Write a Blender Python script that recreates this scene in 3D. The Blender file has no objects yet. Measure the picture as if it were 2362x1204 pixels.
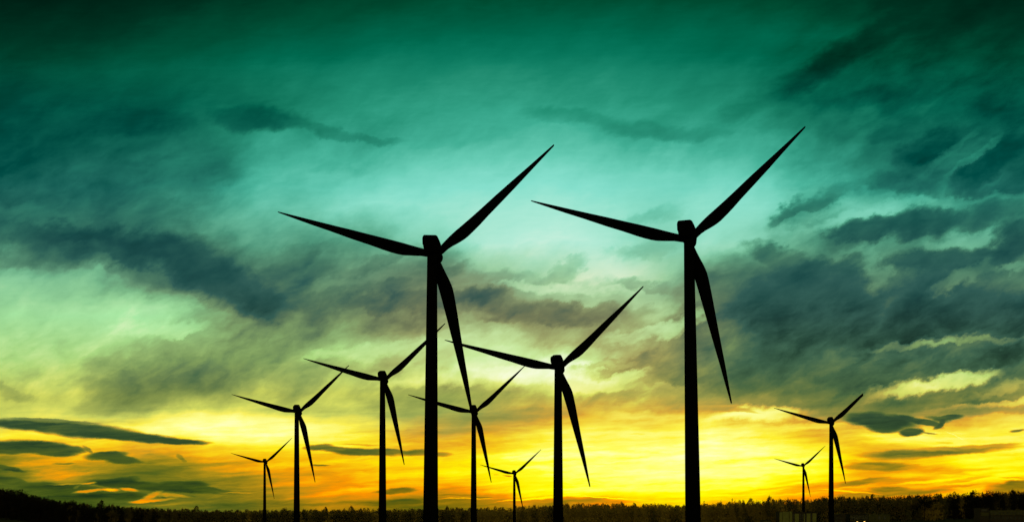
import bpy, math, random
import numpy as np
from mathutils import Vector

random.seed(7)
rng = np.random.default_rng(7)
scene = bpy.context.scene
col = scene.collection

# ------------------------------------------------------------------ camera
F = 2296.0            # focal length in photograph pixels
CX, HY = 1181.0, 1195.0   # principal column, horizon row
CAM_H = 8.0
cam_d = bpy.data.cameras.new("camera")
cam = bpy.data.objects.new("camera", cam_d)
col.objects.link(cam)
cam.location = (0, 0, CAM_H)
cam.rotation_euler = (math.radians(90), 0, 0)
cam_d.sensor_width = 36.0
cam_d.lens = 36.0 * F / 2362.0
cam_d.shift_y = (HY - 602.0) / 2362.0
cam_d.clip_start = 0.5
cam_d.clip_end = 60000
scene.camera = cam
scene.cycles.use_adaptive_sampling = True
scene.cycles.adaptive_threshold = 0.015
scene.cycles.adaptive_min_samples = 12
scene.cycles.max_bounces = 3
scene.cycles.sample_clamp_indirect = 1.0
scene.cycles.use_denoising = True

vs = scene.view_settings
vs.view_transform = 'Standard'
vs.look = 'None'
vs.exposure = 0.0
vs.gamma = 1.0
vs.use_curve_mapping = False

# ------------------------------------------------------------------ world: dusk sky
def lin(c):
    out = []
    for v in c:
        v = v / 255.0
        out.append(v / 12.92 if v <= 0.04045 else ((v + 0.055) / 1.055) ** 2.4)
    return tuple(out) + (1.0,)

world = bpy.data.worlds.new("World")
scene.world = world
world.use_nodes = True
NT = world.node_tree
NT.nodes.clear()
def N(t): return NT.nodes.new(t)
def LK(a, b): NT.links.new(a, b)
def setin(sock, v):
    if isinstance(v, bpy.types.NodeSocket): LK(v, sock)
    else: sock.default_value = v
def M(op, a, b=None, c=None, clamp=False):
    n = N('ShaderNodeMath'); n.operation = op; n.use_clamp = clamp
    setin(n.inputs[0], a)
    if b is not None: setin(n.inputs[1], b)
    if c is not None: setin(n.inputs[2], c)
    return n.outputs[0]
def VM(op, a, b=None):
    n = N('ShaderNodeVectorMath'); n.operation = op
    setin(n.inputs[0], a)
    if b is not None: setin(n.inputs[1], b)
    return n.outputs[0]
def MR(v, a, b, c=0.0, d=1.0, smooth=False):
    n = N('ShaderNodeMapRange'); n.clamp = True
    if smooth: n.interpolation_type = 'SMOOTHSTEP'
    setin(n.inputs[0], v); n.inputs[1].default_value = a; n.inputs[2].default_value = b
    setin(n.inputs[3], c); setin(n.inputs[4], d)
    return n.outputs[0]
def MIXF(f, a, b):
    n = N('ShaderNodeMix'); n.data_type = 'FLOAT'
    setin(n.inputs[0], f); setin(n.inputs[2], a); setin(n.inputs[3], b)
    return n.outputs[0]
def MIXC(f, a, b):
    n = N('ShaderNodeMix'); n.data_type = 'RGBA'
    setin(n.inputs[0], f); setin(n.inputs[6], a); setin(n.inputs[7], b)
    return n.outputs[2]
def XYZ(x, y, z=0.0):
    n = N('ShaderNodeCombineXYZ')
    setin(n.inputs[0], x); setin(n.inputs[1], y); setin(n.inputs[2], z)
    return n.outputs[0]
def RAMP(fac, stops, interp='LINEAR'):
    n = N('ShaderNodeValToRGB'); cr = n.color_ramp; cr.interpolation = interp
    while len(cr.elements) < len(stops): cr.elements.new(0.5)
    for e, (p, c) in zip(cr.elements, stops):
        e.position = p; e.color = c
    setin(n.inputs[0], fac)
    return n.outputs[0]
def NOISE(vec, scale, detail=5.0, rough=0.55, dist=0.0):
    n = N('ShaderNodeTexNoise'); n.noise_dimensions = '3D'
    setin(n.inputs['Vector'], vec); n.inputs['Scale'].default_value = scale
    n.inputs['Detail'].default_value = detail; n.inputs['Roughness'].default_value = rough
    n.inputs['Distortion'].default_value = dist
    return n

tc = N('ShaderNodeTexCoord')
sp = N('ShaderNodeSeparateXYZ'); LK(tc.outputs['Generated'], sp.inputs[0])
dx, dy, dz = sp.outputs
dyc = M('MAXIMUM', dy, 0.25)
PX = M('MULTIPLY_ADD', M('DIVIDE', dx, dyc), F, CX)        # direction expressed on a plane facing the sunset
PY = M('MULTIPLY_ADD', M('DIVIDE', dz, dyc), -F, HY)
P = XYZ(PX, PY, 1.0)

def rotated(vec, deg, sx, sy, off=0.0):
    """cloud-grain coordinates: rotate by deg, stretch"""
    n = N('ShaderNodeMapping'); n.vector_type = 'TEXTURE'
    LK(vec, n.inputs[0])
    n.inputs['Location'].default_value = (off, off * 0.7, 0)
    n.inputs['Rotation'].default_value = (0, 0, math.radians(-deg))
    n.inputs['Scale'].default_value = (sx, sy, 1)
    return n.outputs[0]

def warp(amp_x, amp_y, vec, seed_off, detail=4.0, rough=0.55):
    nz = NOISE(VM('ADD', vec, (seed_off, seed_off, seed_off)), 1.0, detail, rough)
    v = VM('SUBTRACT', nz.outputs['Color'], (0.5, 0.5, 0.5))
    m = N('ShaderNodeVectorMath'); m.operation = 'MULTIPLY'
    LK(v, m.inputs[0])
    setin(m.inputs[1], XYZ(amp_x, amp_y, 0.0))
    return m.outputs[0]

fall = M('MULTIPLY', MR(PY, 820, 1060, 1.0, 0.22, True), MR(PY, 120, 520, 0.45, 1.0, True))                # clouds get calmer towards the horizon
fallx = M('MULTIPLY', MR(PY, 820, 1060, 1.0, 0.6, True), MR(PY, 120, 520, 0.55, 1.0, True))
g1 = rotated(P, 22, 140, 90)
wA = warp(M('MULTIPLY', fallx, 190.0), M('MULTIPLY', fall, 120.0), g1, 3.1, 6.0, 0.58)
PA = VM('ADD', P, wA)
sA = N('ShaderNodeSeparateXYZ'); LK(PA, sA.inputs[0])
g2 = rotated(P, 0, 48, 22)
wB = warp(32.0, 11.0, g2, 11.7, 5.0, 0.58)
PB = VM('ADD', P, wB)

# brightness map of the sky (rows by elevation, 21 columns by azimuth)
ROWS = [
 (0,   "12 12 14 16 19 22 25 27 28 29 30 30 30 29 29 28 25 21 17 15 16"),
 (80,  "17 17 20 24 27 31 34 36 38 40 41 41 41 40 39 37 34 28 23 21 20"),
 (160, "22 26 29 32 35 41 45 47 49 50 51 50 49 47 44 40 31 29 27 27 26"),
 (240, "17 22 23 25 30 36 43 50 53 55 55 53 52 50 45 38 30 28 27 25 24"),
 (320, "20 23 28 30 38 50 53 51 56 60 62 64 59 55 54 54 40 38 34 30 22"),
 (400, "22 26 29 34 38 54 64 67 71 76 78 78 74 73 69 66 54 43 31 33 24"),
 (480, "26 36 33 38 47 63 69 79 82 84 87 87 82 76 80 76 58 66 54 54 45"),
 (560, "38 32 26 40 38 54 50 54 65 84 90 92 85 72 82 62 50 48 45 45 30"),
 (640, "68 62 58 42 24 35 33 45 42 47 66 78 90 70 41 28 26 42 30 32 45"),
 (720, "72 75 78 80 58 38 41 45 37 48 40 44 50 64 36 27 26 24 23 23 22"),
 (800, "71 71 70 60 56 48 58 67 70 74 80 62 55 44 40 35 33 30 40 35 31"),
 (860, "72 67 58 47 43 53 55 62 63 84 90 92 70 50 38 32 28 27 30 31 34"),
 (900, "66 71 60 40 47 60 63 66 60 56 62 84 76 58 40 35 36 32 38 35 50"),
 (950, "70 72 66 64 75 73 66 65 57 50 56 60 66 60 58 52 49 34 36 48 66"),
 (1000,"77 78 79 85 91 91 86 80 65 54 62 78 83 85 91 83 68 82 84 82 82"),
 (1050,"48 57 64 49 58 68 75 74 70 71 87 92 93 95 95 91 87 66 66 83 82"),
 (1090,"38 60 40 34 42 54 62 64 70 81 86 92 94 95 95 92 84 66 68 78 77"),
 (1130,"24 28 32 38 38 45 58 60 60 56 80 86 88 88 87 83 68 64 64 73 46"),
 (1165,"20 21 24 40 34 34 40 44 34 34 38 42 60 72 68 58 42 42 55 62 32"),
]
def row_node(xsock, vals):
    n = len(vals)
    st = [(i / (n - 1), (v / 100.0, v / 100.0, v / 100.0, 1)) for i, v in enumerate(vals)]
    return RAMP(xsock, st, 'CARDINAL')
xm = M('DIVIDE', M('PINGPONG', sA.outputs[0], 2362.0), 2362.0)
yA = sA.outputs[1]
L = None
for i, (y, s) in enumerate(ROWS):
    v = [float(a) for a in s.split()]
    r = row_node(xm, v)
    if L is None: L = r
    else: L = MIXC(MR(yA, ROWS[i - 1][0], y), L, r)
n = N('ShaderNodeSeparateColor'); LK(L, n.inputs[0]); L = n.outputs[0]

# single clouds and gaps: (x, y, rx, ry, tilt, softness, level, opacity)   S = ragged soft, H = crisp
SOFT = [
 (600,276,85,22,-2,1,.17,.7),(560,262,60,10,20,1,.26,.4),(760,303,100,11,-12,1,.36,.6),(860,322,60,7,-4,1,.42,.5),(230,285,90,26,5,.9,.18,.6),(335,282,80,26,0,.9,.18,.6),
 (350,370,50,8,0,.9,.27,.5),(400,430,120,26,12,.9,.33,.5),
 (1905,152,105,24,32,.9,.11,.75),(2040,70,90,28,38,.9,.11,.5),(2200,45,110,30,20,1,.13,.4),(2150,130,60,30,35,1,.20,.4),
 (1820,185,60,16,15,.9,.27,.6),(2000,225,55,18,10,.9,.19,.6),(2130,205,60,22,30,1,.2,.4),
 (2165,335,95,26,14,.7,.17,.8),(2290,372,95,26,36,.7,.17,.85),(2060,300,70,22,12,.9,.27,.5),(2200,350,70,8,38,.9,.45,.35),
 (1995,278,30,22,35,1,.42,.4),(2250,365,60,7,38,.8,.46,.5),(2080,425,70,18,-5,.8,.27,.6),(2290,440,90,20,8,.8,.24,.6),
 (1320,272,95,13,-6,.9,.46,.6),(1500,303,90,16,-4,.9,.43,.65),(1600,312,70,10,8,.9,.46,.5),(1740,235,80,16,28,.9,.36,.5),
 (1500,500,60,16,20,.9,.62,.65),(1500,570,80,16,15,.9,.62,.65),
 (1880,472,95,24,26,.55,.40,.9),(1830,495,45,20,10,.6,.40,.85),
 (1850,505,110,8,18,.9,.70,.4),(2005,492,120,12,14,.8,.72,.75),(2200,462,130,10,5,.8,.56,.6),
 (1985,540,95,26,16,.5,.24,.9),(2100,515,90,30,10,.5,.23,.9),(2230,500,130,24,8,.7,.28,.75),
 (1930,570,80,14,6,.8,.52,.5),(2250,552,105,17,8,.7,.60,.85),(2010,610,30,46,25,.7,.57,.8),(2030,655,20,26,25,.8,.48,.7),
 (1790,590,60,24,-15,.6,.32,.8),(1720,640,70,40,-10,.8,.38,.6),(1860,655,120,44,4,.6,.23,.9),(1930,615,60,18,8,.7,.26,.7),
 (2110,605,75,26,6,.5,.26,.9),(2240,598,100,28,6,.6,.26,.9),(2345,560,50,38,30,.6,.21,.9),
 (2215,640,70,15,28,.9,.46,.8),(2350,622,60,9,3,.8,.52,.85),(2060,700,40,30,10,.9,.30,.4),
 (1760,720,130,60,0,.8,.29,.7),(1950,745,300,55,0,.8,.235,.75),(2250,735,220,50,2,.9,.20,.7),
 (1620,730,60,30,10,.9,.38,.6),(1640,770,90,20,5,.9,.42,.6),
 (2100,795,90,10,8,1,.62,.7),(2150,787,50,7,8,1,.68,.6),(2270,783,120,8,-4,1,.48,.65),(2250,818,150,20,6,.7,.28,.85),(2000,850,330,50,0,.9,.29,.6),
 (2150,890,135,17,10,1,.80,.8),(2190,880,85,12,10,1,.88,.7),(2095,905,45,8,10,1,.78,.6),
 (2200,920,170,14,4,.7,.33,.85),(2310,897,70,7,14,.8,.55,.6),(2330,925,150,6,7,.8,.70,.7),(2250,945,150,10,3,.8,.42,.7),(1950,935,110,20,0,.9,.40,.5),
 (110,505,120,16,-8,.9,.42,.4),(230,562,160,34,-6,.9,.16,.8),(130,590,130,24,3,.9,.33,.6),(460,615,120,40,-26,.95,.17,.75),(560,675,95,42,-25,.95,.22,.7),
 (400,590,60,14,-20,.9,.24,.5),(300,620,90,10,-15,.9,.45,.4),
 (350,755,100,16,4,.8,.86,.6),(420,770,40,8,10,.8,.88,.5),(560,750,60,20,-10,.9,.52,.5),
 (640,620,90,18,15,.9,.30,.65),(700,585,110,16,10,.9,.40,.6),(870,605,70,14,15,.9,.38,.6),(820,650,90,12,10,.9,.56,.4),
 (970,640,90,12,16,.9,.38,.6),(980,690,150,20,3,.8,.29,.75),(880,700,90,14,8,.9,.34,.6),(1090,690,80,22,-4,.9,.32,.6),(1120,640,60,16,6,.9,.45,.6),
 (830,735,130,12,-2,.9,.47,.5),(1220,730,100,14,3,.8,.38,.8),(1310,720,120,22,-3,.8,.38,.85),(1400,735,70,16,-6,.9,.42,.7),
 (1300,625,55,14,24,1,.55,.5),(1230,640,70,10,0,.9,.62,.5),(1290,660,110,10,0,.9,.90,.5),(1480,655,60,10,-5,.9,.55,.6),(1380,690,90,8,-4,.9,.66,.6),
 (1545,758,80,14,22,1,.78,.7),(1470,725,60,14,20,.9,.52,.5),(1460,780,60,10,15,.9,.74,.5),
 (400,880,170,36,16,.9,.42,.6),(270,910,70,22,-15,.9,.44,.5),(15,905,50,14,-15,.9,.52,.6),(200,860,80,8,5,.9,.64,.4),(330,930,120,14,8,.9,.52,.4),
 (1190,865,260,18,3,.9,.98,.55),(1300,850,65,24,0,1,.97,.6),(960,860,110,16,4,.9,.85,.4),(860,810,130,12,8,.9,.80,.5),
 (1500,830,130,17,12,.7,.40,.85),(1400,845,60,8,8,.8,.62,.6),(1590,860,90,26,-5,.8,.40,.7),(1390,875,80,12,10,.9,.88,.6),
 (1480,912,60,9,14,.8,.86,.75),(1400,915,60,13,6,.8,.50,.65),(1540,900,60,10,10,.9,.60,.6),(1420,940,110,10,4,.9,.63,.6),(1600,930,60,14,0,.9,.54,.5),
 (1460,958,60,8,3,.9,.78,.6),(1760,955,90,14,0,.8,.93,.8),(1690,962,70,8,5,.8,.9,.6),
 (1250,925,70,12,6,.9,.60,.5),(1350,893,60,12,6,.9,.82,.6),(1395,925,110,12,8,.9,.59,.65),(1560,915,70,18,-8,.9,.57,.6),(1240,955,110,10,3,.9,.54,.5),(1170,960,90,14,4,.9,.50,.5),(930,935,70,14,0,.9,.50,.5),(750,960,110,10,-3,.9,.78,.4),(640,905,60,10,0,.9,.60,.4),
 (540,985,180,30,-2,.9,.95,.6),(330,985,110,8,-2,.9,.86,.5),
 (1820,985,140,8,2,.8,.88,.5),(1820,1005,130,7,4,.8,.70,.35),(1950,1010,60,10,-5,.9,.60,.3),
]
HARD = [
 # long lens cloud, far left
 (90,982,160,11,-4,.3,.19,1),(190,992,130,16,-4,.25,.20,1),(300,1007,120,11,-5,.25,.20,1),(400,1017,80,6.5,-3,.3,.22,1),(120,970,100,4,-3,.4,.30,.8),
 (30,1031,75,16,2,.2,.17,1),(105,1033,75,15,-3,.2,.17,1),(135,1042,45,10,-3,.25,.18,1),(175,1036,22,7,-10,.4,.21,.85),(200,1036,12,4,-35,.5,.3,.7),
 (245,1050,48,10,4,.25,.20,1),(275,1059,50,9,-6,.3,.20,1),
 (15,1079,38,5,-10,.35,.22,.95),(25,1084,20,3,0,.4,.24,.9),(20,1108,42,8,-8,.3,.19,.95),(150,1069,24,2.5,0,.5,.36,.7),
 (415,1053,10,5,-30,.5,.30,.7),(424,1062,8,3,-20,.5,.34,.6),
 (90,1120,45,8,0,.5,.19,.9),(160,1127,90,8,-2,.4,.19,.9),(110,1137,100,10,0,.6,.22,.8),(210,1143,70,9,-3,.5,.20,.9),
 (270,1109,48,9,6,.25,.15,1),(300,1117,90,10,-4,.25,.14,1),(420,1117,58,9,0,.25,.15,1),(400,1126,112,9,-3,.25,.15,1),(480,1129,60,6.5,-8,.35,.21,.95),(520,1135,22,3,-8,.5,.28,.8),
 (265,1144,75,9,0,.3,.14,1),(300,1156,90,10,0,.5,.22,.8),(430,1145,20,3.5,0,.4,.22,.95),(372,1141,14,3.5,-30,.4,.25,.95),
 (165,1116,48,1.6,2,.7,.60,.8),(205,1115,18,2.2,8,.6,.68,.8),(205,1132,32,3.2,6,.6,.60,.9),(255,1129,20,3.4,0,.5,.66,.95),(300,1129,18,4,-8,.5,.62,.9),
 (350,1141,24,6,20,.5,.61,.9),(395,1142,44,4,-4,.6,.60,.85),(330,1155,34,5,6,.5,.62,.9),(375,1152,30,3,5,.6,.62,.8),(550,1136,40,1.4,0,.7,.58,.7),(180,1123,8,3,20,.6,.45,.6),
 # centre left lens clouds
 (735,1031,32,7,6,.35,.33,.95),(790,1038,70,7,-5,.3,.32,1),(850,1042,75,8,0,.3,.32,1),(905,1042,45,7,-4,.4,.35,.9),(830,1025,35,1.8,-3,.6,.55,.7),
 (960,1043,28,8,4,.35,.32,1),(1000,1047,40,6,0,.5,.36,.9),(735,1073,20,2.4,0,.4,.32,.9),
 (918,1131,44,7,3,.3,.33,1),(900,1135,40,4,0,.4,.36,.9),(935,1157,36,7,0,.4,.31,.95),(920,1162,80,7,0,.6,.34,.8),
 (1050,1141,50,2.2,0,.5,.42,.85),(1112,1146,26,2,0,.4,.40,.9),(1080,1149,60,1.1,0,.7,.82,.8),(1110,1160,150,9,0,.5,.42,.7),
 (1250,1148,90,2.0,5,.6,.86,.7),(1290,1154,110,6,3,.4,.47,.8),(1380,1155,80,4,-2,.5,.52,.8),(1400,1147,60,1.3,-3,.7,1.0,.6),
 (1145,1095,5,1.1,0,.6,.66,.9),(1170,1097,9,1.5,-5,.5,.52,.9),(1470,1001,16,2.0,0,.5,.76,.8),
 (1690,944,40,5,0,.5,.52,.8),(1650,936,50,2,0,.6,.60,.7),(1720,948,30,3,-6,.6,.60,.7),
 # right lens clouds
 (2010,968,62,15,-3,.3,.20,1),(2015,955,25,8,0,.4,.22,.95),(2040,971,75,16,-6,.3,.19,1),(2040,985,45,12,-4,.25,.19,1),(2115,970,60,7,-13,.3,.21,1),(2150,976,25,6,-4,.3,.27,1),
 (2103,996,28,10,4,.2,.18,1),(2140,999,20,1.8,-3,.4,.36,.9),(2190,962,30,6,6,.45,.20,1),(2165,966,26,5,-8,.6,.24,.9),(2176,972,13,6,60,.5,.22,.95),(2168,982,14,5,30,.45,.22,1),
 (2345,992,18,3.2,10,.4,.32,.95),(2200,1003,20,1.0,-28,.6,.99,.4),
 (2170,1040,165,9,3,.5,.36,.95),(2110,1046,90,10,5,.5,.38,.85),(2060,1030,110,7,-3,.7,.60,.7),(2290,1028,60,4,5,.5,.52,.9),(2180,1021,20,2,-4,.6,.62,.7),
 (2040,1075,80,9,-2,.5,.34,.95),(1990,1076,45,6,0,.6,.48,.8),(2150,1082,60,9,0,.7,.58,.7),(2215,1086,70,5,5,.6,.60,.8),
 (1960,1115,85,6,7,.5,.46,.9),(1990,1109,50,5,8,.5,.42,.9),(2070,1106,60,4,2,.6,.56,.8),(1880,1120,60,7,5,.6,.58,.85),(1850,1130,70,6,3,.6,.60,.8),(1830,1110,40,3,8,.6,.70,.7),
 (2050,1127,45,6,0,.4,.40,.95),(2060,1136,110,7,3,.6,.45,.8),(2230,1106,55,3.5,9,.5,.60,.9),(2190,1122,60,3,5,.5,.60,.85),(2140,1110,70,3,4,.6,.84,.6),
 (1960,1133,60,2,-4,.6,.86,.7),(2345,1112,28,5,3,.4,.36,.95),(2340,1124,60,12,4,.4,.36,.95),(2335,1105,26,1.2,0,.5,.80,.9),(2335,1101,28,1.2,0,.5,.58,.9),
 (1780,1127,60,3,6,.6,.67,.8),(1720,1137,60,3,3,.6,.70,.7),(2200,1090,30,4,-8,.7,.62,.5),
]
def make_puff_group():
    """one cloud or gap: an ellipse on the sky that pulls the brightness towards a level"""
    g = bpy.data.node_groups.new("cloud_puff", 'ShaderNodeTree')
    for nm, t in (("L", 'NodeSocketFloat'), ("X", 'NodeSocketFloat'), ("U", 'NodeSocketVector'), ("V", 'NodeSocketVector'),
                  ("E0", 'NodeSocketFloat'), ("E1", 'NodeSocketFloat'), ("Opacity", 'NodeSocketFloat'), ("Level", 'NodeSocketFloat'), ("Y", 'NodeSocketFloat')):
        g.interface.new_socket(nm, in_out='INPUT', socket_type=t)
    g.interface.new_socket("L", in_out='OUTPUT', socket_type='NodeSocketFloat')
    gi = g.nodes.new('NodeGroupInput')
    lk = g.links.new
    ds = []
    # the brightness enters the coordinates with a vanishing weight: it only fixes the order of evaluation
    w1 = g.nodes.new('ShaderNodeMath'); w1.operation = 'MULTIPLY_ADD'; lk(gi.outputs[0], w1.inputs[0])
    w1.inputs[1].default_value = 1e-7; w1.inputs[2].default_value = 1.0
    cv = g.nodes.new('ShaderNodeCombineXYZ'); lk(gi.outputs[1], cv.inputs[0]); lk(gi.outputs[8], cv.inputs[1]); lk(w1.outputs[0], cv.inputs[2])
    for k in (2, 3):
        d = g.nodes.new('ShaderNodeVectorMath'); d.operation = 'DOT_PRODUCT'
        lk(cv.outputs[0], d.inputs[0]); lk(gi.outputs[k], d.inputs[1]); ds.append(d.outputs['Value'])
    q = g.nodes.new('ShaderNodeMath'); q.operation = 'MULTIPLY'; lk(ds[0], q.inputs[0]); lk(ds[0], q.inputs[1])
    r = g.nodes.new('ShaderNodeMath'); r.operation = 'MULTIPLY_ADD'
    lk(ds[1], r.inputs[0]); lk(ds[1], r.inputs[1]); lk(q.outputs[0], r.inputs[2])
    m = g.nodes.new('ShaderNodeMapRange'); m.clamp = True; m.interpolation_type = 'SMOOTHSTEP'
    lk(r.outputs[0], m.inputs[0]); lk(gi.outputs[4], m.inputs[1]); lk(gi.outputs[5], m.inputs[2])
    m.inputs[3].default_value = 0.0; lk(gi.outputs[6], m.inputs[4])
    x = g.nodes.new('ShaderNodeMix'); x.data_type = 'FLOAT'
    lk(m.outputs[0], x.inputs[0]); lk(gi.outputs[0], x.inputs[2]); lk(gi.outputs[7], x.inputs[3])
    go = g.nodes.new('NodeGroupOutput'); lk(x.outputs[0], go.inputs[0])
    return g
PUFF = make_puff_group()
def blobs(L, plist, vec):
    sv = N('ShaderNodeSeparateXYZ'); LK(vec, sv.inputs[0])
    for (x, y, rx, ry, a, s, lv, op) in plist:
        ca, sa = math.cos(math.radians(a)), math.sin(math.radians(a))
        n = N('ShaderNodeGroup'); n.node_tree = PUFF
        I = n.inputs
        LK(L, I[0]); LK(sv.outputs[0], I[1]); LK(sv.outputs[1], I[8])
        I[2].default_value = (ca / rx, -sa / rx, (-ca * x + sa * y) / rx)
        I[3].default_value = (sa / ry, ca / ry, (-sa * x - ca * y) / ry)
        I[4].default_value = (1.0 + s * 0.6) ** 2; I[5].default_value = (1.0 - s) ** 2
        I[6].default_value = op; I[7].default_value = lv
        L = n.outputs[0]
    return L
wS = warp(M('MULTIPLY', fallx, 120.0), M('MULTIPLY', fall, 90.0), rotated(P, 24, 75, 48), 21.3, 6.0, 0.6)
PS = VM('ADD', P, wS)
L = blobs(L, [q[:5] + (min(1.0, q[5] + .18),) + q[6:] for q in SOFT], PS)
L = blobs(L, [q[:5] + (min(1.0, q[5] + .16),) + q[6:] for q in HARD], PB)
# cloud grain
PG = VM('ADD', P, VM('MULTIPLY', wA, (0.35, 0.35, 0.35)))
gU = NOISE(rotated(PG, 24, 140, 66), 1.0, 5.0, 0.55, 0.2).outputs[0]
gL = NOISE(rotated(PB, 3, 260, 22), 1.0, 5.0, 0.55, 0.4).outputs[0]
gF = NOISE(rotated(PG, 25, 55, 26), 1.0, 4.0, 0.6).outputs[0]
low = MR(PY, 880, 1020, 0.0, 1.0, True)
grain = MIXF(low, M('MULTIPLY_ADD', gF, 0.35, M('MULTIPLY_ADD', gU, 1.0, -0.675)), M('SUBTRACT', gL, 0.5))

clear = MIXF(MR(PY, 600, 820, 0.0, 1.0, True), MR(L, 0.50, 0.80, 0.29, 0.05, True), MR(L, 0.6, 0.95, 0.50, 0.26, True))
topcalm = M('MAXIMUM', MR(PY, 100, 480, 0.25, 1.0, True), MR(PX, 1550, 2000, 0.25, MR(PY, 0, 200, 0.4, 1.1), True))
L = M('ADD', L, M('MULTIPLY', M('MULTIPLY', grain, clear), topcalm))
gE = NOISE(rotated(PB, 2, 60, 9), 1.0, 4.0, 0.6).outputs[0]
L = M('ADD', L, M('MULTIPLY', M('SUBTRACT', gE, 0.5), MR(PY, 900, 1040, 0.04, 0.17, True)))

# colour of the sky for a brightness level, by elevation
LUT = [
 (0,   [(0,(0,6,3)),(.1,(0,28,18)),(.2,(0,48,31)),(.3,(0,74,48)),(.4,(0,98,70)),(.5,(0,120,92)),(.7,(40,150,120)),(1,(120,210,180))]),
 (130, [(0,(0,6,4)),(.1,(0,32,21)),(.2,(0,57,39)),(.3,(0,82,58)),(.4,(0,104,78)),(.5,(14,126,99)),(.6,(45,148,118)),(1,(140,220,195))]),
 (250, [(0,(0,10,8)),(.1,(0,45,36)),(.2,(0,72,60)),(.3,(5,98,78)),(.4,(22,122,96)),(.5,(38,146,118)),(.6,(60,172,145)),(.7,(95,198,172)),(.8,(125,215,195)),(1,(180,240,225))]),
 (430, [(0,(0,20,20)),(.1,(0,50,48)),(.2,(0,74,68)),(.3,(28,100,90)),(.4,(40,126,108)),(.5,(55,154,132)),(.6,(75,180,155)),(.7,(105,205,182)),(.8,(135,224,205)),(.9,(170,236,218)),(1,(220,245,232))]),
 (560, [(0,(0,20,22)),(.1,(14,56,54)),(.2,(26,74,72)),(.3,(42,95,85)),(.4,(60,118,98)),(.5,(80,150,122)),(.6,(105,178,146)),(.7,(130,205,175)),(.8,(150,222,195)),(.9,(180,235,214)),(1,(225,245,228))]),
 (650, [(0,(5,20,25)),(.1,(22,56,58)),(.2,(32,77,73)),(.3,(48,92,85)),(.4,(75,118,95)),(.5,(98,145,112)),(.6,(115,180,135)),(.7,(140,205,155)),(.8,(185,220,175)),(.9,(222,236,200)),(1,(245,250,225))]),
 (730, [(0,(8,20,18)),(.1,(18,42,38)),(.2,(34,68,60)),(.3,(52,92,82)),(.4,(88,115,86)),(.5,(118,148,100)),(.6,(135,185,125)),(.7,(155,215,148)),(.8,(170,233,165)),(.9,(215,242,190)),(1,(245,250,220))]),
 (830, [(0,(8,20,15)),(.1,(25,45,32)),(.2,(42,72,52)),(.3,(64,100,75)),(.4,(95,125,85)),(.5,(125,155,92)),(.6,(150,180,105)),(.7,(172,215,125)),(.8,(200,232,150)),(.9,(228,246,195)),(1,(250,255,238))]),
 (910, [(0,(10,20,12)),(.1,(30,50,35)),(.2,(50,78,55)),(.3,(78,105,62)),(.4,(112,125,65)),(.5,(150,150,72)),(.6,(185,175,80)),(.7,(210,215,95)),(.8,(235,235,110)),(.9,(250,250,170)),(1,(255,255,230))]),
 (960, [(0,(10,20,12)),(.1,(32,52,36)),(.2,(52,78,50)),(.3,(85,105,52)),(.4,(125,130,60)),(.5,(170,150,65)),(.6,(220,165,52)),(.7,(238,205,62)),(.8,(250,240,95)),(.9,(255,255,150)),(1,(255,255,225))]),
 (1010,[(0,(10,22,12)),(.1,(34,58,38)),(.2,(55,80,42)),(.3,(90,105,45)),(.4,(135,130,45)),(.5,(180,150,45)),(.6,(228,165,35)),(.7,(245,205,35)),(.8,(255,240,50)),(.9,(255,255,130)),(1,(255,255,215))]),
 (1060,[(0,(10,24,10)),(.1,(36,62,34)),(.2,(65,84,32)),(.3,(100,105,25)),(.4,(148,128,22)),(.5,(195,148,18)),(.6,(240,165,10)),(.7,(252,205,12)),(.8,(255,240,5)),(.88,(255,255,50)),(1,(255,255,180))]),
 (1150,[(0,(8,20,6)),(.1,(34,55,22)),(.2,(62,80,20)),(.3,(100,95,12)),(.4,(150,118,10)),(.5,(205,138,10)),(.6,(255,145,0)),(.7,(255,192,0)),(.8,(255,242,0)),(.86,(255,255,0)),(1,(255,255,110))]),
]
colr = None
Lc = M('MINIMUM', M('MAXIMUM', L, 0.0), 1.0)
yl = M('ADD', PY, M('MULTIPLY', M('SUBTRACT', gU, 0.5), 60.0))
for i, (y, st) in enumerate(LUT):
    r = RAMP(Lc, [(p, lin(c)) for p, c in st])
    if y in (650, 730, 830):  # warm brown undersides over the sun
        wm = {650:{.3:(62,92,84),.4:(96,120,94),.5:(124,146,110),.6:(136,174,134), .7:(160,205,156)}, 730:{.3:(76,96,80),.4:(114,120,86),.5:(140,150,102), .6:(158,182,124), .7:(182,214,154), .8:(202,232,178)},
              830:{.3:(84,102,72),.4:(124,128,82),.5:(160,152,88),.6:(178,180,106), .7:(192,213,130)}}[y]
        r2 = RAMP(Lc, [(p, lin(wm.get(p, c))) for p, c in st])
        r = MIXC(M('MULTIPLY', MR(PX, 700, 1050, 0.0, 1.0, True), MR(PX, 1450, 1750, 1.0, 0.0, True)), r, r2)
    if y in (1060, 1150):     # far from the sun the low band turns olive
        ol = {.3:(84,98,28), .4:(122,118,26), .5:(172,142,24)}
        r2 = RAMP(Lc, [(p, lin(ol.get(p, c))) for p, c in st])
        r = MIXC(MR(PX, 350, 900, 0.0, 1.0, True), r2, r)
    if y in (910, 960):      # away from the sun the mid tones are olive instead of orange
        st2 = [(p, {.4:(112,130,68), .5:(140,155,78), .6:(170,180,86), .7:(205,212,95)}.get(p, c)) for p, c in st]
        r2 = RAMP(Lc, [(p, lin(c)) for p, c in st2])
        r = MIXC(MR(PX, 1020, 1330, 0.0, 1.0, True), r2, r)
    colr = r if colr is None else MIXC(MR(yl, LUT[i - 1][0], y), colr, r)

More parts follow.
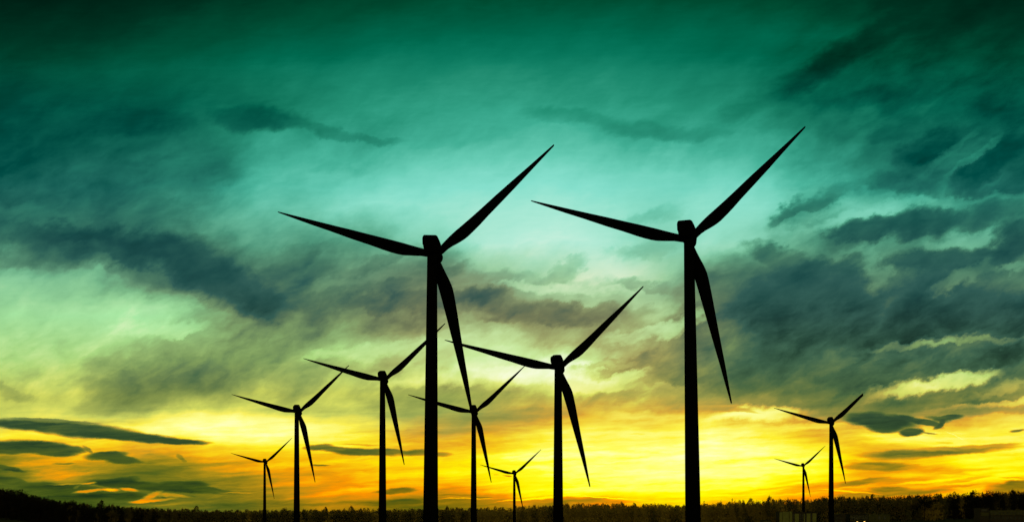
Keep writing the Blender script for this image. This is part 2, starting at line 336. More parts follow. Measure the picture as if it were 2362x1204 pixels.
# unseen sky behind the camera, made bright and warm to fill-light the treeline
up = MR(dz, -0.1, 0.9)
back = RAMP(up, [(0, (0.55, 0.42, 0.12, 1)), (0.15, (0.70, 0.54, 0.17, 1)), (0.35, (0.30, 0.34, 0.16, 1)), (1, (0.004, 0.035, 0.024, 1))])
colr = MIXC(MR(dy, 0.30, 0.62, 0.0, 1.0, True), back, colr)
bg = N('ShaderNodeBackground'); LK(colr, bg.inputs[0]); bg.inputs[1].default_value = 1.0
wo = N('ShaderNodeOutputWorld'); LK(bg.outputs[0], wo.inputs[0])
world.cycles.sampling_method = 'MANUAL'
world.cycles.sample_map_resolution = 512

# ------------------------------------------------------------------ sun, low behind the wood
sun_d = bpy.data.lights.new("sun", 'SUN')
sun_d.energy = 2.0
sun_d.angle = math.radians(0.5)
sun_d.color = (1.0, 0.72, 0.35)
sun = bpy.data.objects.new("sun", sun_d); col.objects.link(sun)
sdir = Vector(((1500 - CX) / F, 1.0, 0.028)).normalized()      # towards the sun
sun.rotation_euler = sdir.to_track_quat('Z', 'Y').to_euler()
#SKYONLY

# ================================================================== helpers
def mat(name, base, rough=0.8, spec=0.2, noise=None, bump=None, emis=None, estr=0.0):
    m = bpy.data.materials.new(name); m.use_nodes = True
    nt = m.node_tree; b = nt.nodes['Principled BSDF']
    b.inputs['Roughness'].default_value = rough
    b.inputs['Specular IOR Level'].default_value = spec
    b.inputs['Base Color'].default_value = tuple(base) + (1,)
    if noise:
        c2, sc, stretch = noise
        tcn = nt.nodes.new('ShaderNodeTexCoord'); mp = nt.nodes.new('ShaderNodeMapping')
        mp.inputs['Scale'].default_value = stretch
        nz = nt.nodes.new('ShaderNodeTexNoise'); nz.inputs['Scale'].default_value = sc; nz.inputs['Detail'].default_value = 5
        cr = nt.nodes.new('ShaderNodeValToRGB')
        cr.color_ramp.elements[0].position = 0.35; cr.color_ramp.elements[0].color = tuple(base) + (1,)
        cr.color_ramp.elements[1].position = 0.68; cr.color_ramp.elements[1].color = tuple(c2) + (1,)
        nt.links.new(tcn.outputs['Object'], mp.inputs[0]); nt.links.new(mp.outputs[0], nz.inputs['Vector'])
        nt.links.new(nz.outputs[0], cr.inputs[0]); nt.links.new(cr.outputs[0], b.inputs['Base Color'])
    if emis:
        b.inputs['Emission Color'].default_value = tuple(emis) + (1,)
        b.inputs['Emission Strength'].default_value = estr
    return m

class MB:
    """collects faces of one mesh"""
    def __init__(self): self.v = []; self.f = []
    def add(self, verts, faces):
        o = len(self.v); self.v += [tuple(p) for p in verts]
        self.f += [tuple(i + o for i in f) for f in faces]
    def box(self, x0, x1, y0, y1, z0, z1):
        self.add([(x0,y0,z0),(x1,y0,z0),(x1,y1,z0),(x0,y1,z0),(x0,y0,z1),(x1,y0,z1),(x1,y1,z1),(x0,y1,z1)],
                 [(0,3,2,1),(4,5,6,7),(0,1,5,4),(1,2,6,5),(2,3,7,6),(3,0,4,7)])
    def loft(self, rings, caps=True):
        n = len(rings[0]); vs_ = [p for r in rings for p in r]; fs = []
        for k in range(len(rings) - 1):
            for i in range(n):
                j = (i + 1) % n
                fs.append((k*n+i, k*n+j, (k+1)*n+j, (k+1)*n+i))
        if caps:
            fs.append(tuple(range(n))[::-1]); fs.append(tuple((len(rings)-1)*n + i for i in range(n)))
        self.add(vs_, fs)
    def tube(self, p0, p1, r0, r1, n=8):
        p0, p1 = Vector(p0), Vector(p1); d = (p1 - p0).normalized()
        a = d.cross(Vector((0, 0, 1)) if abs(d.z) < 0.9 else Vector((1, 0, 0))).normalized(); b = d.cross(a)
        self.loft([[p + (a*math.cos(t) + b*math.sin(t))*r for t in [2*math.pi*i/n for i in range(n)]] for p, r in ((p0, r0), (p1, r1))])
    def build(self, name, m, parent=None, smooth=False):
        me = bpy.data.meshes.new(name); me.from_pydata(self.v, [], self.f); me.update()
        if m: me.materials.append(m)
        if smooth:
            for p in me.polygons: p.use_smooth = True
            me.set_sharp_from_angle(angle=math.radians(40))
        o = bpy.data.objects.new(name, me); col.objects.link(o)
        if parent: o.parent = parent
        return o

def tag(o, label, cat, group=None, kind=None):
    if label: o['label'] = label
    if cat: o['category'] = cat
    if group: o['group'] = group
    if kind: o['kind'] = kind
    return o
def empty(name, loc=(0, 0, 0)):
    o = bpy.data.objects.new(name, None); col.objects.link(o); o.location = loc
    o.empty_display_size = 0.5
    return o
def at(px, py, d):
    """point at distance d seen at a photograph pixel"""
    return Vector(((px - CX) / F * d, d, CAM_H + (HY - py) / F * d))

# ================================================================== ground
def crest(px):
    """row of the top of the wood along the skyline"""
    xs = [-400, 0, 45, 70, 130, 200, 300, 400, 500, 740, 900, 1100, 1200, 1260, 1400, 1600, 1690, 1800, 1900, 1960, 2050, 2130, 2240, 2362, 2800]
    ys = [1096, 1123, 1128, 1137, 1149, 1158, 1164, 1168, 1172, 1170, 1169, 1167, 1165, 1159, 1158, 1159, 1153, 1149, 1145, 1141, 1140, 1136, 1132, 1129, 1112]
    return float(np.interp(px, xs, ys)) + 6.0
TREE_H = 21.0
def ground_z(x, y):
    if y < 965: return 0.35 * math.sin(x * 0.011 + 1.0) * math.sin(y * 0.013)
    t = min(1.0, (y - 965) / 75.0); t = t * t * (3 - 2 * t)
    px = CX + F * x / 1040.0
    px = max(-400, min(2800, px))
    top = CAM_H + (HY - crest(px)) / F * 1055.0
    return t * max(0.0, top - TREE_H - 0.5) * (1.0 if y < 1300 else 0.8)

m_ground = mat('field_grass', (0.030, 0.036, 0.012), 0.95, 0.05, noise=((0.055, 0.050, 0.020), 0.05, (1, 1, 1)))
mb = MB()
ys_ = [-3000, -800, -200, -50, 0, 60, 150, 300, 500, 700, 850, 940, 965, 980, 995, 1010, 1025, 1040, 1080, 1140, 1200, 1300, 1600, 2500, 5000, 9000]
xs_ = [-9000, -4000, -2000, -1200] + [i * 50 for i in range(-18, 19)] + [1200, 2000, 4000, 9000]
for y in ys_:
    for x in xs_: mb.v.append((x, y, ground_z(x, y)))
W_ = len(xs_)
for j in range(len(ys_) - 1):
    for i in range(W_ - 1):
        mb.f.append((j*W_+i, j*W_+i+1, (j+1)*W_+i+1, (j+1)*W_+i))
ground = mb.build('ground', m_ground, smooth=True)
tag(ground, 'dark flat field running back to a wooded rise', None, kind='structure')

# ================================================================== wind turbines
K = 30.0 / 378.0                      # metres per photograph pixel on the large turbine
m_silhouette = mat('turbine_backlit_shade', (0.0022, 0.0022, 0.0022), 0.9, 0.0, noise=((0.0034, 0.0032, 0.0030), 0.6, (1, 1, 0.3)))  # silhouette shade of the backlit turbines put into a near-black base colour
BASE_ROT = math.radians(1.2)
def loc2(p):
    """photo pixel on the large right turbine -> metres from its hub"""
    x, y = p[0] - 1597.0, p[1] - 548.0
    c, s_ = math.cos(BASE_ROT), math.sin(BASE_ROT)
    return ((x * c - y * s_) * K, -(x * s_ + y * c) * K)
BL = {
 'left': [((1597,541),(1597,556)),((1584,539),(1584,555.5)),((1571,536.8),(1571,554)),((1558,534.0),(1558,552.3)),((1540,529.5),(1538,552.3)),((1526,526),(1522,552)),((1519.6,524.3),(1515.6,551.7)),
          ((1508,521.6),(1504.6,550)),((1494,518.4),(1489.7,546.5)),((1476,514.3),(1471.7,541.3)),((1441,506.7),(1436.9,529.8)),((1404,498.3),(1400,518.8)),
          ((1352.5,487.3),(1346,501)),((1310,478),(1305.7,488.5)),((1267,468.5),(1263.8,474.7)),((1231,460.7),(1230,463.3)),((1227,460.4),(1226.6,461.8))],
 'up': [((1591,542),(1601,552)),((1600,531),(1610.6,544.1)),((1610,519.3),(1620.5,534.8)),((1617,511.5),(1630,528.2)),((1624,504.3),(1639.8,522.8)),((1631,497.5),(1648,518)),((1638,491),(1655.8,512.9)),((1645,485),(1665.1,505.6)),
        ((1659,472.5),(1679.7,491)),((1673,460),(1693,477)),((1693,441.5),(1711.6,455.8)),((1726,410),(1740,425.2)),((1761,377.8),(1773.1,389)),
        ((1808,335),(1815.7,341.1)),((1855,291.5),(1858,294)),((1857.5,290),(1858.8,291.5))],
 'down': [((1590,556),(1603,553)),((1591,567),(1604.5,566)),((1592,578),(1610.5,578.5)),((1593,592),(1618,593)),((1595,603),(1624,604)),((1597,614),(1629.3,615)),((1600,624),(1633.2,625)),((1605,640),(1637.4,641)),
          ((1616,677),(1644.8,678)),((1636.2,748),(1657.8,749)),((1651,800),(1667.3,799)),((1661.5,836.4),(1674.4,836)),((1675,885),(1682.9,885)),
          ((1686.2,924.5),(1689.7,924)),((1687.4,927.6),(1688.6,927.6))],
}
def blade_mesh(pairs):
    mb = MB(); rings = []
    n = 14
    L_ = len(pairs)
    for k, (a, b) in enumerate(pairs):
        ax, az = loc2(a); bx, bz = loc2(b)
        cx_, cz_ = (ax + bx) / 2, (az + bz) / 2
        hx, hz = (ax - bx) / 2, (az - bz) / 2
        w = math.hypot(hx, hz)
        t = k / (L_ - 1)
        ratio = 1.0 if k <= 1 else max(0.16, 0.9 - 0.23 * (k - 1))      # round root, thin aerofoil outboard
        bend = -0.55 * t * t                                            # slight pre-bend out of the rotor plane
        ring = []
        for i in range(n):
            a_ = 2 * math.pi * i / n
            c, s_ = math.cos(a_), math.sin(a_)
            th = w * ratio * s_ * (0.72 + 0.28 * c if k > 2 else 1)
            ring.append((cx_ + hx * c, bend + th, cz_ + hz * c))
        rings.append(ring)
    mb.loft(rings)
    return mb

def nacelle_mb():
    # lofted along the wind axis: rear (towards the viewer) to the rotor side
    rear = [(1562.3,513.5),(1563.2,509.5),(1565.8,506.6),(1578,506.2),(1591.8,505.6),(1593.2,507),(1598,516.5),(1602,525),(1601,540),(1596,552),(1586,556),(1574,554),(1566,545),(1563.6,533),(1562.8,523)]
    front = [(1574,528),(1576,524),(1580,521),(1587,519),(1595,519.5),(1601,523),(1605,531),(1607.5,539),(1607.5,548),(1606.5,557),(1601,563),(1590,566),(1579,562),(1575,551),(1573.5,540)]
    mid = [((a[0]*.62+b[0]*.38), (a[1]*.62+b[1]*.38)) for a, b in zip(rear, front)]
    def shr(pts, f):
        cx_ = sum(p[0] for p in pts)/len(pts); cy_ = sum(p[1] for p in pts)/len(pts)
        return [(cx_+(p[0]-cx_)*f, cy_+(p[1]-cy_)*f) for p in pts]
    mb = MB()
    def ring(pts, y): return [(loc2(p)[0], y, loc2(p)[1]) for p in pts]
    rear = [(p[0] - (3.5 if p[0] > 1595 else 0), p[1] + 15 if p[1] < 530 else p[1] + 4) for p in rear]
    mb.loft([ring(shr(rear, .90), -4.05), ring(shr(rear, .975), -3.95), ring(rear, -3.7), ring(rear, -2.4), ring(mid, -1.0), ring(front, 0.35)])
    return mb
def hub_mb():
    mb = MB(); prof = [(-0.1, .95), (.15, 1.05), (.6, 1.1), (1.15, 1.02), (1.6, .78), (1.9, .42), (2.0, .08)]
    c = (-0.15, -0.55)
    mb.loft([[(c[0] + r * math.cos(t), y, c[1] + r * 1.02 * math.sin(t)) for t in [2*math.pi*i/20 for i in range(20)]] for y, r in prof])
    return mb
TOWER_OFF = -0.86           # tower axis from hub, metres

base_nacelle = nacelle_mb(); base_hub = hub_mb()
BL['short'] = BL['up'][:13] + [((1778,362.8),(1786,376.5)),((1786,355.6),(1788,374.5))]       # upper blade with a missing tip
blade_mbs = {k: blade_mesh(v) for k, v in BL.items()}
turbine_src = {}
def make_turbine(px, py, s, roll, rotor_roll, label, toff=0.0, up='up'):
    d = F * K / s                                # distance that gives the seen size
    p = at(px, py, d)
    root = empty('wind_turbine', (p.x + p.z * math.sin(math.radians(roll)), d, 0))
    tag(root, label, 'wind turbine', 'wind turbines standing in front of the sunset')
    hub_h = p.z
    head = Vector((0, 0, hub_h))
    root.rotation_euler = (0, math.radians(-roll), 0)
    def part(name, mb):
        if name not in turbine_src:
            o = mb.build(name.split(':')[0], m_silhouette, root, smooth=True); turbine_src[name] = o
        else:
            o = turbine_src[name].copy(); col.objects.link(o); o.parent = root
        o.location = head
        return o
    yaw = -math.atan2(px - CX, F)
    nc = part('nacelle', base_nacelle); nc.rotation_euler = (0, 0, yaw * 1.0)
    hb = part('hub', base_hub); hb.location = head + Vector((0, 0.55, 0))
    for k in ('left', up, 'down'):
        o = part('blade:' + k, blade_mbs[k]); o.location = head + Vector((0, 1.15, 0))
        o.rotation_euler = (0, math.radians(-rotor_roll), 0)
        g = (1.0 + 1.15 / d)
        o.scale = (g, 1, g)
    # tower: own height, same taper
    tz = hub_h - 0.75
    tm = MB(); x0 = TOWER_OFF + toff
    rings = []
    zz = [0, .15, .15, .9] + [tz * f for f in (.12, .3, .5, .7, .85)] + [tz]
    rtop = 11.4 * K
    for i, z in enumerate(zz):
        r = rtop + (tz - z) * 0.0098
        if i < 2: r += 0.45
        rings.append([(x0 + r * math.cos(t), -1.2 + r * math.sin(t), z) for t in [2*math.pi*j/28 for j in range(28)]])
    tm.loft(rings)
    tw = tm.build('tower', m_silhouette, root, smooth=True)
    # door and flange rings at the sections
    dr = MB(); dr.box(x0 - .45, x0 + .45, -1.2 - (rtop + tz*.0098) - .03, -1.2 - (rtop + tz*.0098) + .3, 1.0, 3.1)
    dr.build('door', m_silhouette, tw)
    tw.scale = (1, 1, 1)
    return root

TURBINES = [
 (1009.0, 583.4, 1.0, -0.35, 0.1, 'large black wind turbine at centre left whose lowest blade tip touches a smaller turbine'),
 (1597.0, 548.0, 1.0, 0.85, 0.35, 'largest black wind turbine on the right, tallest of all, top blade highest in the sky'),
 (1294.7, 846.2, .725, 0.0, 1.2, 'medium black wind turbine standing between the two large ones'),
 (888.9, 874.7, .515, 0.0, 0.0, 'black wind turbine just left of the large one, its upper blade passing behind that tower'),
 (690.5, 949.2, .426, 0.0, 0.0, 'black wind turbine whose upper blade tip crosses the left blade of its right neighbour'),
 (1097.5, 949.7, .426, 0.0, 0.0, 'black wind turbine directly under the tip of a large hanging blade'),
 (613.7, 1065.4, .222, 0.0, 0.0, 'small far black wind turbine, leftmost of all'),
 (1188.7, 1092.0, .2227, 0.0, 0.0, 'small far black wind turbine with the lowest hub, left blade crossing another blade tip'),
 (1920.8, 974.8, .367, 0.0, 0.0, 'black wind turbine furthest to the right with a blunt upper blade', -0.3, 'short'),
 (1854.4, 1074.4, .187, 0.0, 0.0, 'smallest far black wind turbine at right, in front of a pale panelled building'),
]
for a in TURBINES: make_turbine(*a)

# ================================================================== wood along the skyline
m_wood = [mat('bark_and_twigs_unhazed', (0.010, 0.009, 0.006), 0.95, 0.02, noise=((0.022, 0.015, 0.006), 0.08, (1, 1, 1))),  # haze glow towards the sun painted into the bark colour: none, some, most
          mat('bark_and_twigs_haze_tint', (0.085, 0.070, 0.018), 0.95, 0.02, noise=((0.14, 0.090, 0.022), 0.06, (1, 1, 1))),
          mat('bark_and_twigs_sun_haze_tint', (0.26, 0.165, 0.028), 0.95, 0.02, noise=((0.38, 0.24, 0.04), 0.06, (1, 1, 1)))]

def crown_pts(kind, n, r):
    """points, sizes and elongation of the leaf and twig clumps of one tree of height 1"""
    t = r.random(n)
    if kind == 'spruce':
        z = 0.12 + 0.88 * (1 - np.sqrt(t)) ; rad = 0.19 * (1.0 - z) ** 0.9 * (0.75 + 0.25 * np.sin(z * 60)) + 0.004
        rr = rad * np.sqrt(r.random(n)); sz = 0.030 + 0.02 * r.random(n); el = np.full(n, 1.0)
    elif kind == 'birch':
        z = 0.28 + 0.72 * t ** 0.85; w = np.sin(np.pi * np.clip((z - 0.22) / 0.80, 0, 1)) ** 0.7 * 0.14
        nb = 9; ang0 = r.random(nb) * 6.28; k = r.integers(0, nb, n)
        rr = w * (0.25 + 0.75 * np.sqrt(r.random(n)))
        sz = 0.016 + 0.016 * r.random(n); el = 2.2 + 1.5 * r.random(n)
        a = ang0[k] + r.normal(0, 0.35, n)
        return np.stack([rr * np.cos(a), rr * np.sin(a), z + 0.03 * r.normal(0, 1, n)], 1), sz, el
    else:  # round, broken into clumps
        nc = 11; cz = 0.42 + 0.5 * r.random(nc); ca = r.random(nc) * 6.28
        cr = 0.17 * np.sin(np.pi * np.clip((cz - 0.3) / 0.75, 0, 1)) * (0.4 + 0.6 * r.random(nc))
        k = r.integers(0, nc, n); g = r.normal(0, 1, (n, 3)) * np.array([0.05, 0.05, 0.045])
        p = np.stack([cr[k] * np.cos(ca[k]), cr[k] * np.sin(ca[k]), cz[k]], 1) + g
        return p, 0.022 + 0.022 * r.random(n), 1.0 + r.random(n)
    a = r.random(n) * 6.28
    return np.stack([rr * np.cos(a), rr * np.sin(a), z], 1), sz, el

def tri_cloud(p, sz, el, r):
    n = len(p)
    d1 = r.normal(0, 1, (n, 3)); d1 /= np.linalg.norm(d1, axis=1)[:, None]
    up_ = np.stack([p[:, 0] * 2.5, p[:, 1] * 2.5, np.full(n, 1.0)], 1) + r.normal(0, .35, (n, 3))
    up_ /= np.linalg.norm(up_, axis=1)[:, None]
    v = np.empty((n, 3, 3))
    s1 = sz[:, None]
    v[:, 0] = p - d1 * s1 * 0.5; v[:, 1] = p + d1 * s1 * 0.5; v[:, 2] = p + up_ * s1 * el[:, None]
    return v.reshape(-1, 3)

def trunk_tris(r, limbs=6):
    """trunk and limbs of a tree of height 1 as triangles"""
    out = []
    def stick(p0, p1, r0, r1, n=4):
        p0 = np.array(p0); p1 = np.array(p1); d = p1 - p0; d = d / np.linalg.norm(d)
        a = np.cross(d, [0.3, 0.9, 0.1]); a /= np.linalg.norm(a); b = np.cross(d, a)
        R0 = [p0 + r0 * (a * math.cos(t) + b * math.sin(t)) for t in [6.283 * i / n for i in range(n)]]
        R1 = [p1 + r1 * (a * math.cos(t) + b * math.sin(t)) for t in [6.283 * i / n for i in range(n)]]
        for i in range(n):
            j = (i + 1) % n
            out.extend([R0[i], R0[j], R1[j], R0[i], R1[j], R1[i]])
    stick((0, 0, -0.06), (0.005, 0, 0.45), 0.014, 0.009, 6); stick((0.005, 0, 0.45), (0, 0.004, 0.93), 0.009, 0.002, 5)
    for i in range(limbs):
        z = 0.3 + 0.5 * r.random(); a = r.random() * 6.283; L2 = 0.13 * (1.05 - z) + 0.05
        stick((0, 0, z), (L2 * math.cos(a), L2 * math.sin(a), z + L2 * (0.9 + 0.5 * r.random())), 0.005, 0.0012, 3)
    return np.array(out)

def mesh_from_tris(name, V, mat_idx=None, mats=()):
    me = bpy.data.meshes.new(name)
    nv = len(V); nf = nv // 3
    me.vertices.add(nv); me.vertices.foreach_set('co', V.astype(np.float32).ravel())
    me.loops.add(nv); me.loops.foreach_set('vertex_index', np.arange(nv, dtype=np.int32))
    me.polygons.add(nf); me.polygons.foreach_set('loop_start', np.arange(0, nv, 3, dtype=np.int32))
    for m in mats: me.materials.append(m)
    if mat_idx is not None: me.polygons.foreach_set('material_index', mat_idx.astype(np.int32))
    me.update(); me.validate()
    return me

kinds = ['birch', 'round', 'birch', 'spruce', 'round', 'birch', 'birch', 'round']
protos = []
for i, k in enumerate(kinds):
    p, sz, el = crown_pts(k, 300 if k != 'spruce' else 260, rng)
    protos.append((k, np.concatenate([tri_cloud(p, sz, el, rng), trunk_tris(rng, 4)])))
# low growth between the trunks
ps = rng.random((130, 3)) * np.array([0.36, 0.36, 0.42]) - np.array([0.18, 0.18, 0.03])
under = tri_cloud(ps, 0.05 + 0.05 * rng.random(130), np.full(130, 1.3), rng)

chunks, mids = [], []
for row, yy in enumerate([1012, 1022, 1032, 1044, 1056, 1068, 1082]):
    x = -640.0
    while x < 640.0:
        x += float(rng.uniform(2.2, 5.2))
        y = yy + float(rng.uniform(-5, 5))
        px = CX + F * x / y
        if not (-120 < px < 2480): continue
        top = CAM_H + (HY - crest(px)) / F * y
        g = ground_z(x, y)
        h = (top - g) * float(rng.choice([rng.uniform(.80, .97), rng.uniform(.93, 1.04), rng.uniform(.98, 1.08)], p=[.45, .42, .13]))
        if row < 2: h *= 0.93
        ip = int(rng.integers(0, len(protos)))
        if 1900 < px < 2400 and rng.random() < .35: ip = int(rng.choice([1, 4, 3, 7]))
        k, T = protos[ip]
        a = float(rng.uniform(0, 6.283)); c, s_ = math.cos(a), math.sin(a)
        wd = float(rng.uniform(.8, 1.35)) * 20 / h
        U = under if row % 2 == 0 else under[:len(under) // 6 * 3]
        V = np.concatenate([T, U])
        X = (V[:, 0] * c - V[:, 1] * s_) * h * wd + x
        Y = (V[:, 0] * s_ + V[:, 1] * c) * h * wd + y
        Z = V[:, 2] * h + g
        chunks.append(np.stack([X, Y, Z], 1))
        # airlight painted into the tree colour: brown below the glow, olive then dark outwards
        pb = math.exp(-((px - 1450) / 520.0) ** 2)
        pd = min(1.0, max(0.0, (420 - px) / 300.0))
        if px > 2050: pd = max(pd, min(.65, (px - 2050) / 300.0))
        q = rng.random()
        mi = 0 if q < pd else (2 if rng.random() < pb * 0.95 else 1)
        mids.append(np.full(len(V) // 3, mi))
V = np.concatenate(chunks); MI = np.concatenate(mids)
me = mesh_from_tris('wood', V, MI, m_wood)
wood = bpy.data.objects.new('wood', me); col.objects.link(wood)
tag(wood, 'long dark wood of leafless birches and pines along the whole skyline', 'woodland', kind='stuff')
print('wood tris', len(V) // 3)

# single trees that stand out above the wood
def lone_tree(px, ytop, kind, name, label, width=1.0, m=1, d=1006.0):
    p = at(px, ytop + 7, d); g = ground_z(p.x, d); h = p.z - g
    r = np.random.default_rng(int(px))
    root = empty(name, (p.x, d, g)); tag(root, label, 'tree', 'single trees rising above the wood')
    pts, sz, el = crown_pts(kind, 1100, r)
    pts[:, :2] *= width
    T = tri_cloud(pts, sz * .75, el, r) * h
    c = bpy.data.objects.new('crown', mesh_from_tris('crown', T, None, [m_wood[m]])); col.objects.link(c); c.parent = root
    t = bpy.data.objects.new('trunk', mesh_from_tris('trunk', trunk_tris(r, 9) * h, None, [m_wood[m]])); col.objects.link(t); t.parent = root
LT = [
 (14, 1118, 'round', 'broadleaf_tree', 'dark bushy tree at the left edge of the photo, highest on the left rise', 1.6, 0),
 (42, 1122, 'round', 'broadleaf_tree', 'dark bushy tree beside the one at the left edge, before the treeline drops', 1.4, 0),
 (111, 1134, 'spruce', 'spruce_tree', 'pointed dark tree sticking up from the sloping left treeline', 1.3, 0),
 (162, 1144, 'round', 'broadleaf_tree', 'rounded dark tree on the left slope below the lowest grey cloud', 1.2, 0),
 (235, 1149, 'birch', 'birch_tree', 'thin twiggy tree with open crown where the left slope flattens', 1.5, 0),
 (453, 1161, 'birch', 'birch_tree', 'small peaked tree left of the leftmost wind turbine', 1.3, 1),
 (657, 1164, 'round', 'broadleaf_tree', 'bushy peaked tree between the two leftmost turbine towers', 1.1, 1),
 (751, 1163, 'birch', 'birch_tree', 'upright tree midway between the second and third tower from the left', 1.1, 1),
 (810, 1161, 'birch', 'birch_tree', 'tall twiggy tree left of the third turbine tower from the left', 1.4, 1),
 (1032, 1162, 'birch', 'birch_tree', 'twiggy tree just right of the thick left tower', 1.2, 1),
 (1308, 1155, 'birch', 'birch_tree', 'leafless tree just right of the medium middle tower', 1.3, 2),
 (1434, 1153, 'birch', 'birch_tree', 'haze-browned bushy tree under the brightest glow, halfway to the thick right tower', 1.4, 2),
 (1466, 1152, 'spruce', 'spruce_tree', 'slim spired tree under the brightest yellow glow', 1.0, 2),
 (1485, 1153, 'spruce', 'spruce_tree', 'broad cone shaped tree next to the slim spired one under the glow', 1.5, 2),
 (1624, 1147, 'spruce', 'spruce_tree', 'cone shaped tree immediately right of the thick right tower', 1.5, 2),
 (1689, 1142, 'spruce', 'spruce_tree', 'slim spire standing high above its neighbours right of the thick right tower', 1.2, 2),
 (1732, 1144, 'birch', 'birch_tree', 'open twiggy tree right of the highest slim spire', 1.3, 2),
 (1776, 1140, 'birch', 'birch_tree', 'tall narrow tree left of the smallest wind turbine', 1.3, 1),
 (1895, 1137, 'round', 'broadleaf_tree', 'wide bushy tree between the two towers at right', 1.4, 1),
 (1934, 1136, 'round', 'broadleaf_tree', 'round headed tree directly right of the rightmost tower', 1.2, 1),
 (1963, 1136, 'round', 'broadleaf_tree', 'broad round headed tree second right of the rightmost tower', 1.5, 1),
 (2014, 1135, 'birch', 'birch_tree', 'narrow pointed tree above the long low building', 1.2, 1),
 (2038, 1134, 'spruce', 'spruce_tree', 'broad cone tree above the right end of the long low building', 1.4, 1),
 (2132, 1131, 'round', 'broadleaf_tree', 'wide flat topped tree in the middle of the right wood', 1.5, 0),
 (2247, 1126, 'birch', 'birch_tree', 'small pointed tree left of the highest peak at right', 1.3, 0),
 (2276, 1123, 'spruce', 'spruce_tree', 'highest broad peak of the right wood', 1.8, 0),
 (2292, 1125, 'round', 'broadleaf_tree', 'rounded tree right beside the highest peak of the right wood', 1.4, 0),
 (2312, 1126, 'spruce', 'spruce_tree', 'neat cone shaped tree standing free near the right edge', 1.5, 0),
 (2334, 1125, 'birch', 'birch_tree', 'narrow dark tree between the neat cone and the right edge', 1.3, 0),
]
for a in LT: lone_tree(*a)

# ================================================================== buildings at the foot of the wood
m_wall = mat('pale_render', (0.16, 0.15, 0.035), 0.9, 0.1, noise=((0.20, 0.19, 0.05), 0.4, (1, 1, 1)))
m_wall2 = mat('weathered_render', (0.055, 0.050, 0.016), 0.9, 0.1, noise=((0.075, 0.064, 0.020), 0.4, (1, 1, 1)))
m_dark = mat('dark_facade', (0.030, 0.024, 0.012), 0.9, 0.1, noise=((0.045, 0.03, 0.015), 0.5, (1, 1, 1)))
m_roof = mat('roof_felt', (0.030, 0.028, 0.015), 0.95, 0.05)
m_glass = mat('window_glass', (0.012, 0.016, 0.014), 0.25, 0.4)
m_lamp = mat('lamp_glow', (0.8, 0.5, 0.1), 0.5, 0.2, emis=(1.0, 0.62, 0.12), estr=2.2)

def px_x(px, d): return (px - CX) / F * d
def px_z(py, d): return CAM_H + (HY - py) / F * d
def building(name, label, d, x0, x1, ytop, depth, wallm):
    root = empty(name, ((px_x(x0, d) + px_x(x1, d)) / 2, d, 0)); tag(root, label, 'building', 'buildings at the foot of the wood')
    ox = root.location.x
    X = lambda p: px_x(p, d) - ox
    Z = lambda p: px_z(p, d)
    w = MB(); w.box(X(x0), X(x1), 0, depth, -0.5, Z(ytop)); wall = w.build('wall', wallm, root)
    r = MB(); r.box(X(x0) - .25, X(x1) + .25, -.25, depth + .25, Z(ytop), Z(ytop) + .45); r.build('roof', m_roof, root)
    return root, X, Z
def windows(root, X, Z, cols, rows, y=-.06, fr=m_dark):
    for (a, b) in cols:
        for (zt, zb) in rows:
            f = MB(); f.box(X(a), X(b), y, 0.02, zb, zt); fo = f.build('window', fr, root)
            g = MB(); g.box(X(a) + .12, X(b) - .12, y - .02, y, zb + .12, zt - .12); g.build('pane', m_glass, fo)

# flats with tall pale panels
d = 960.0
root, X, Z = building('apartment_building', 'flat roofed block of flats with tall pale wall panels beside the smallest turbine tower', d, 1797, 1884, 1180, 12, m_dark)
for i, (a, b, yt) in enumerate([(1798,1804.5,1180.5),(1805.5,1819.5,1179.3),(1821,1827,1178.5),(1833,1842.5,1184),(1854,1856,1184),(1860.5,1869,1183.5),(1874,1883,1183.2)]):
    p = MB(); p.box(X(a), X(b), -.35, .02, -.5, Z(yt)); p.build('panel', m_wall, root)
windows(root, X, Z, [(1828,1832),(1844,1848.5),(1849.5,1853.5),(1856.5,1860),(1869.6,1873.4)], [(z + 1.5, z) for z in (2.2, 5.0, 7.8, 10.4)])
# small kiosk roof left of it
root, X, Z = building('low_shed', 'low pale roofed shed left of the flats at the bottom edge', 930.0, 1758, 1779, 1199.5, 8, m_wall2)
windows(root, X, Z, [(1762, 1766), (1770, 1774)], [(4.6, 3.0)])
# low block behind the right tower
root, X, Z = building('low_house', 'low dim house immediately right of the rightmost tower', 950.0, 1924, 1950, 1184.5, 10, m_dark)
r_ = MB(); r_.box(X(1924), X(1935), -.4, -.26, Z(1186), Z(1183.5)); r_.build('parapet', m_wall2, root)
windows(root, X, Z, [(1927, 1931), (1938, 1943)], [(9.6, 8.0), (6.4, 4.9)])
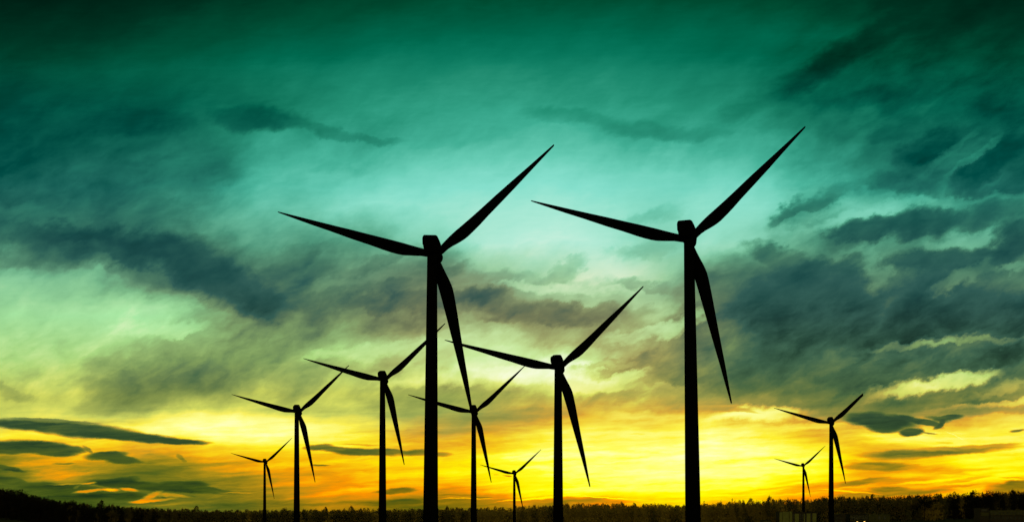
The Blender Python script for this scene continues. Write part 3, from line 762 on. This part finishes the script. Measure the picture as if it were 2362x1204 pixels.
# long building with fins and a pale end
root, X, Z = building('school_building', 'long low building with upright fins and pale right end above two lit lamps', 955.0, 1960, 2053, 1185, 14, m_dark)
p = MB(); p.box(X(2004), X(2053), -.3, .02, -.5, Z(1185.2)); p.build('end_wall', m_wall2, root)
p = MB(); p.box(X(1960), X(2004), -.35, .02, Z(1200.5), Z(1198.8)); p.build('ledge', m_wall2, root)
for i in range(11):
    a = 1961 + i * 4.1
    p = MB(); p.box(X(a), X(a + 1.1), -.4, .02, Z(1198.8), Z(1186.8)); p.build('fin', m_wall2, root)
windows(root, X, Z, [(2025, 2031), (2038, 2043)], [(Z(1190), Z(1196.5))], y=-.38)
windows(root, X, Z, [(1962.4 + i * 4.1, 1964.8 + i * 4.1) for i in range(10)], [(Z(1188), Z(1197))])
for (a, b) in [(2002, 2006), (2017, 2023), (2036, 2041)]:
    v = MB(); v.box(X(a), X(b), 3, 5, Z(1185), Z(1181.6)); v.build('roof_vent', m_wall2, root)
# right building with turret
root, X, Z = building('works_building', 'long dim works building with a row of square windows at the right edge', 940.0, 2282, 2420, 1176, 16, m_dark)
p = MB(); p.box(X(2282), X(2420), -.3, .02, Z(1187), Z(1176.3)); p.build('upper_wall', m_wall2, root)
windows(root, X, Z, [(2284.5 + i * 9.2, 2289.2 + i * 9.2) for i in range(14)], [(Z(1180.6), Z(1184.6))], y=-.38)
windows(root, X, Z, [(2284.5 + i * 9.2, 2289.2 + i * 9.2) for i in range(14)], [(Z(1191), Z(1197))])
root, X, Z = building('stair_tower', 'short dim tower with a pale band left of the works building', 938.0, 2260, 2281.5, 1171, 12, m_dark)
p = MB(); p.box(X(2262), X(2280), -.3, .02, Z(1189), Z(1181)); p.build('pale_band', m_wall2, root)
windows(root, X, Z, [(2265, 2277)], [(Z(1173.5), Z(1178.5))])

# two lit lamps in front of the long building
def lamp(px, py, label, d=935.0):
    z = px_z(py, d); root = empty('street_lamp', (px_x(px, d), d, 0)); tag(root, label, 'lamp', 'lit lamps before the long building')
    p = MB(); p.tube((0, 0, -.2), (0, 0, z - .1), .12, .07); p.tube((0, 0, z - .12), (0, -1.2, z + .1), .06, .05); p.build('pole', m_dark, root)
    h = MB(); h.loft([[(sx * .55, -1.6 + sy * .5, z + dz_) for sx, sy in ((-1,-1),(1,-1),(1,1),(-1,1))] for dz_ in (-.4, .15)]); h.build('lamp_head', m_lamp, root)
lamp(1976, 1202.6, 'left one of the two lit yellow lamps at the bottom edge')
lamp(1992.5, 1202.0, 'right one of the two lit yellow lamps at the bottom edge')
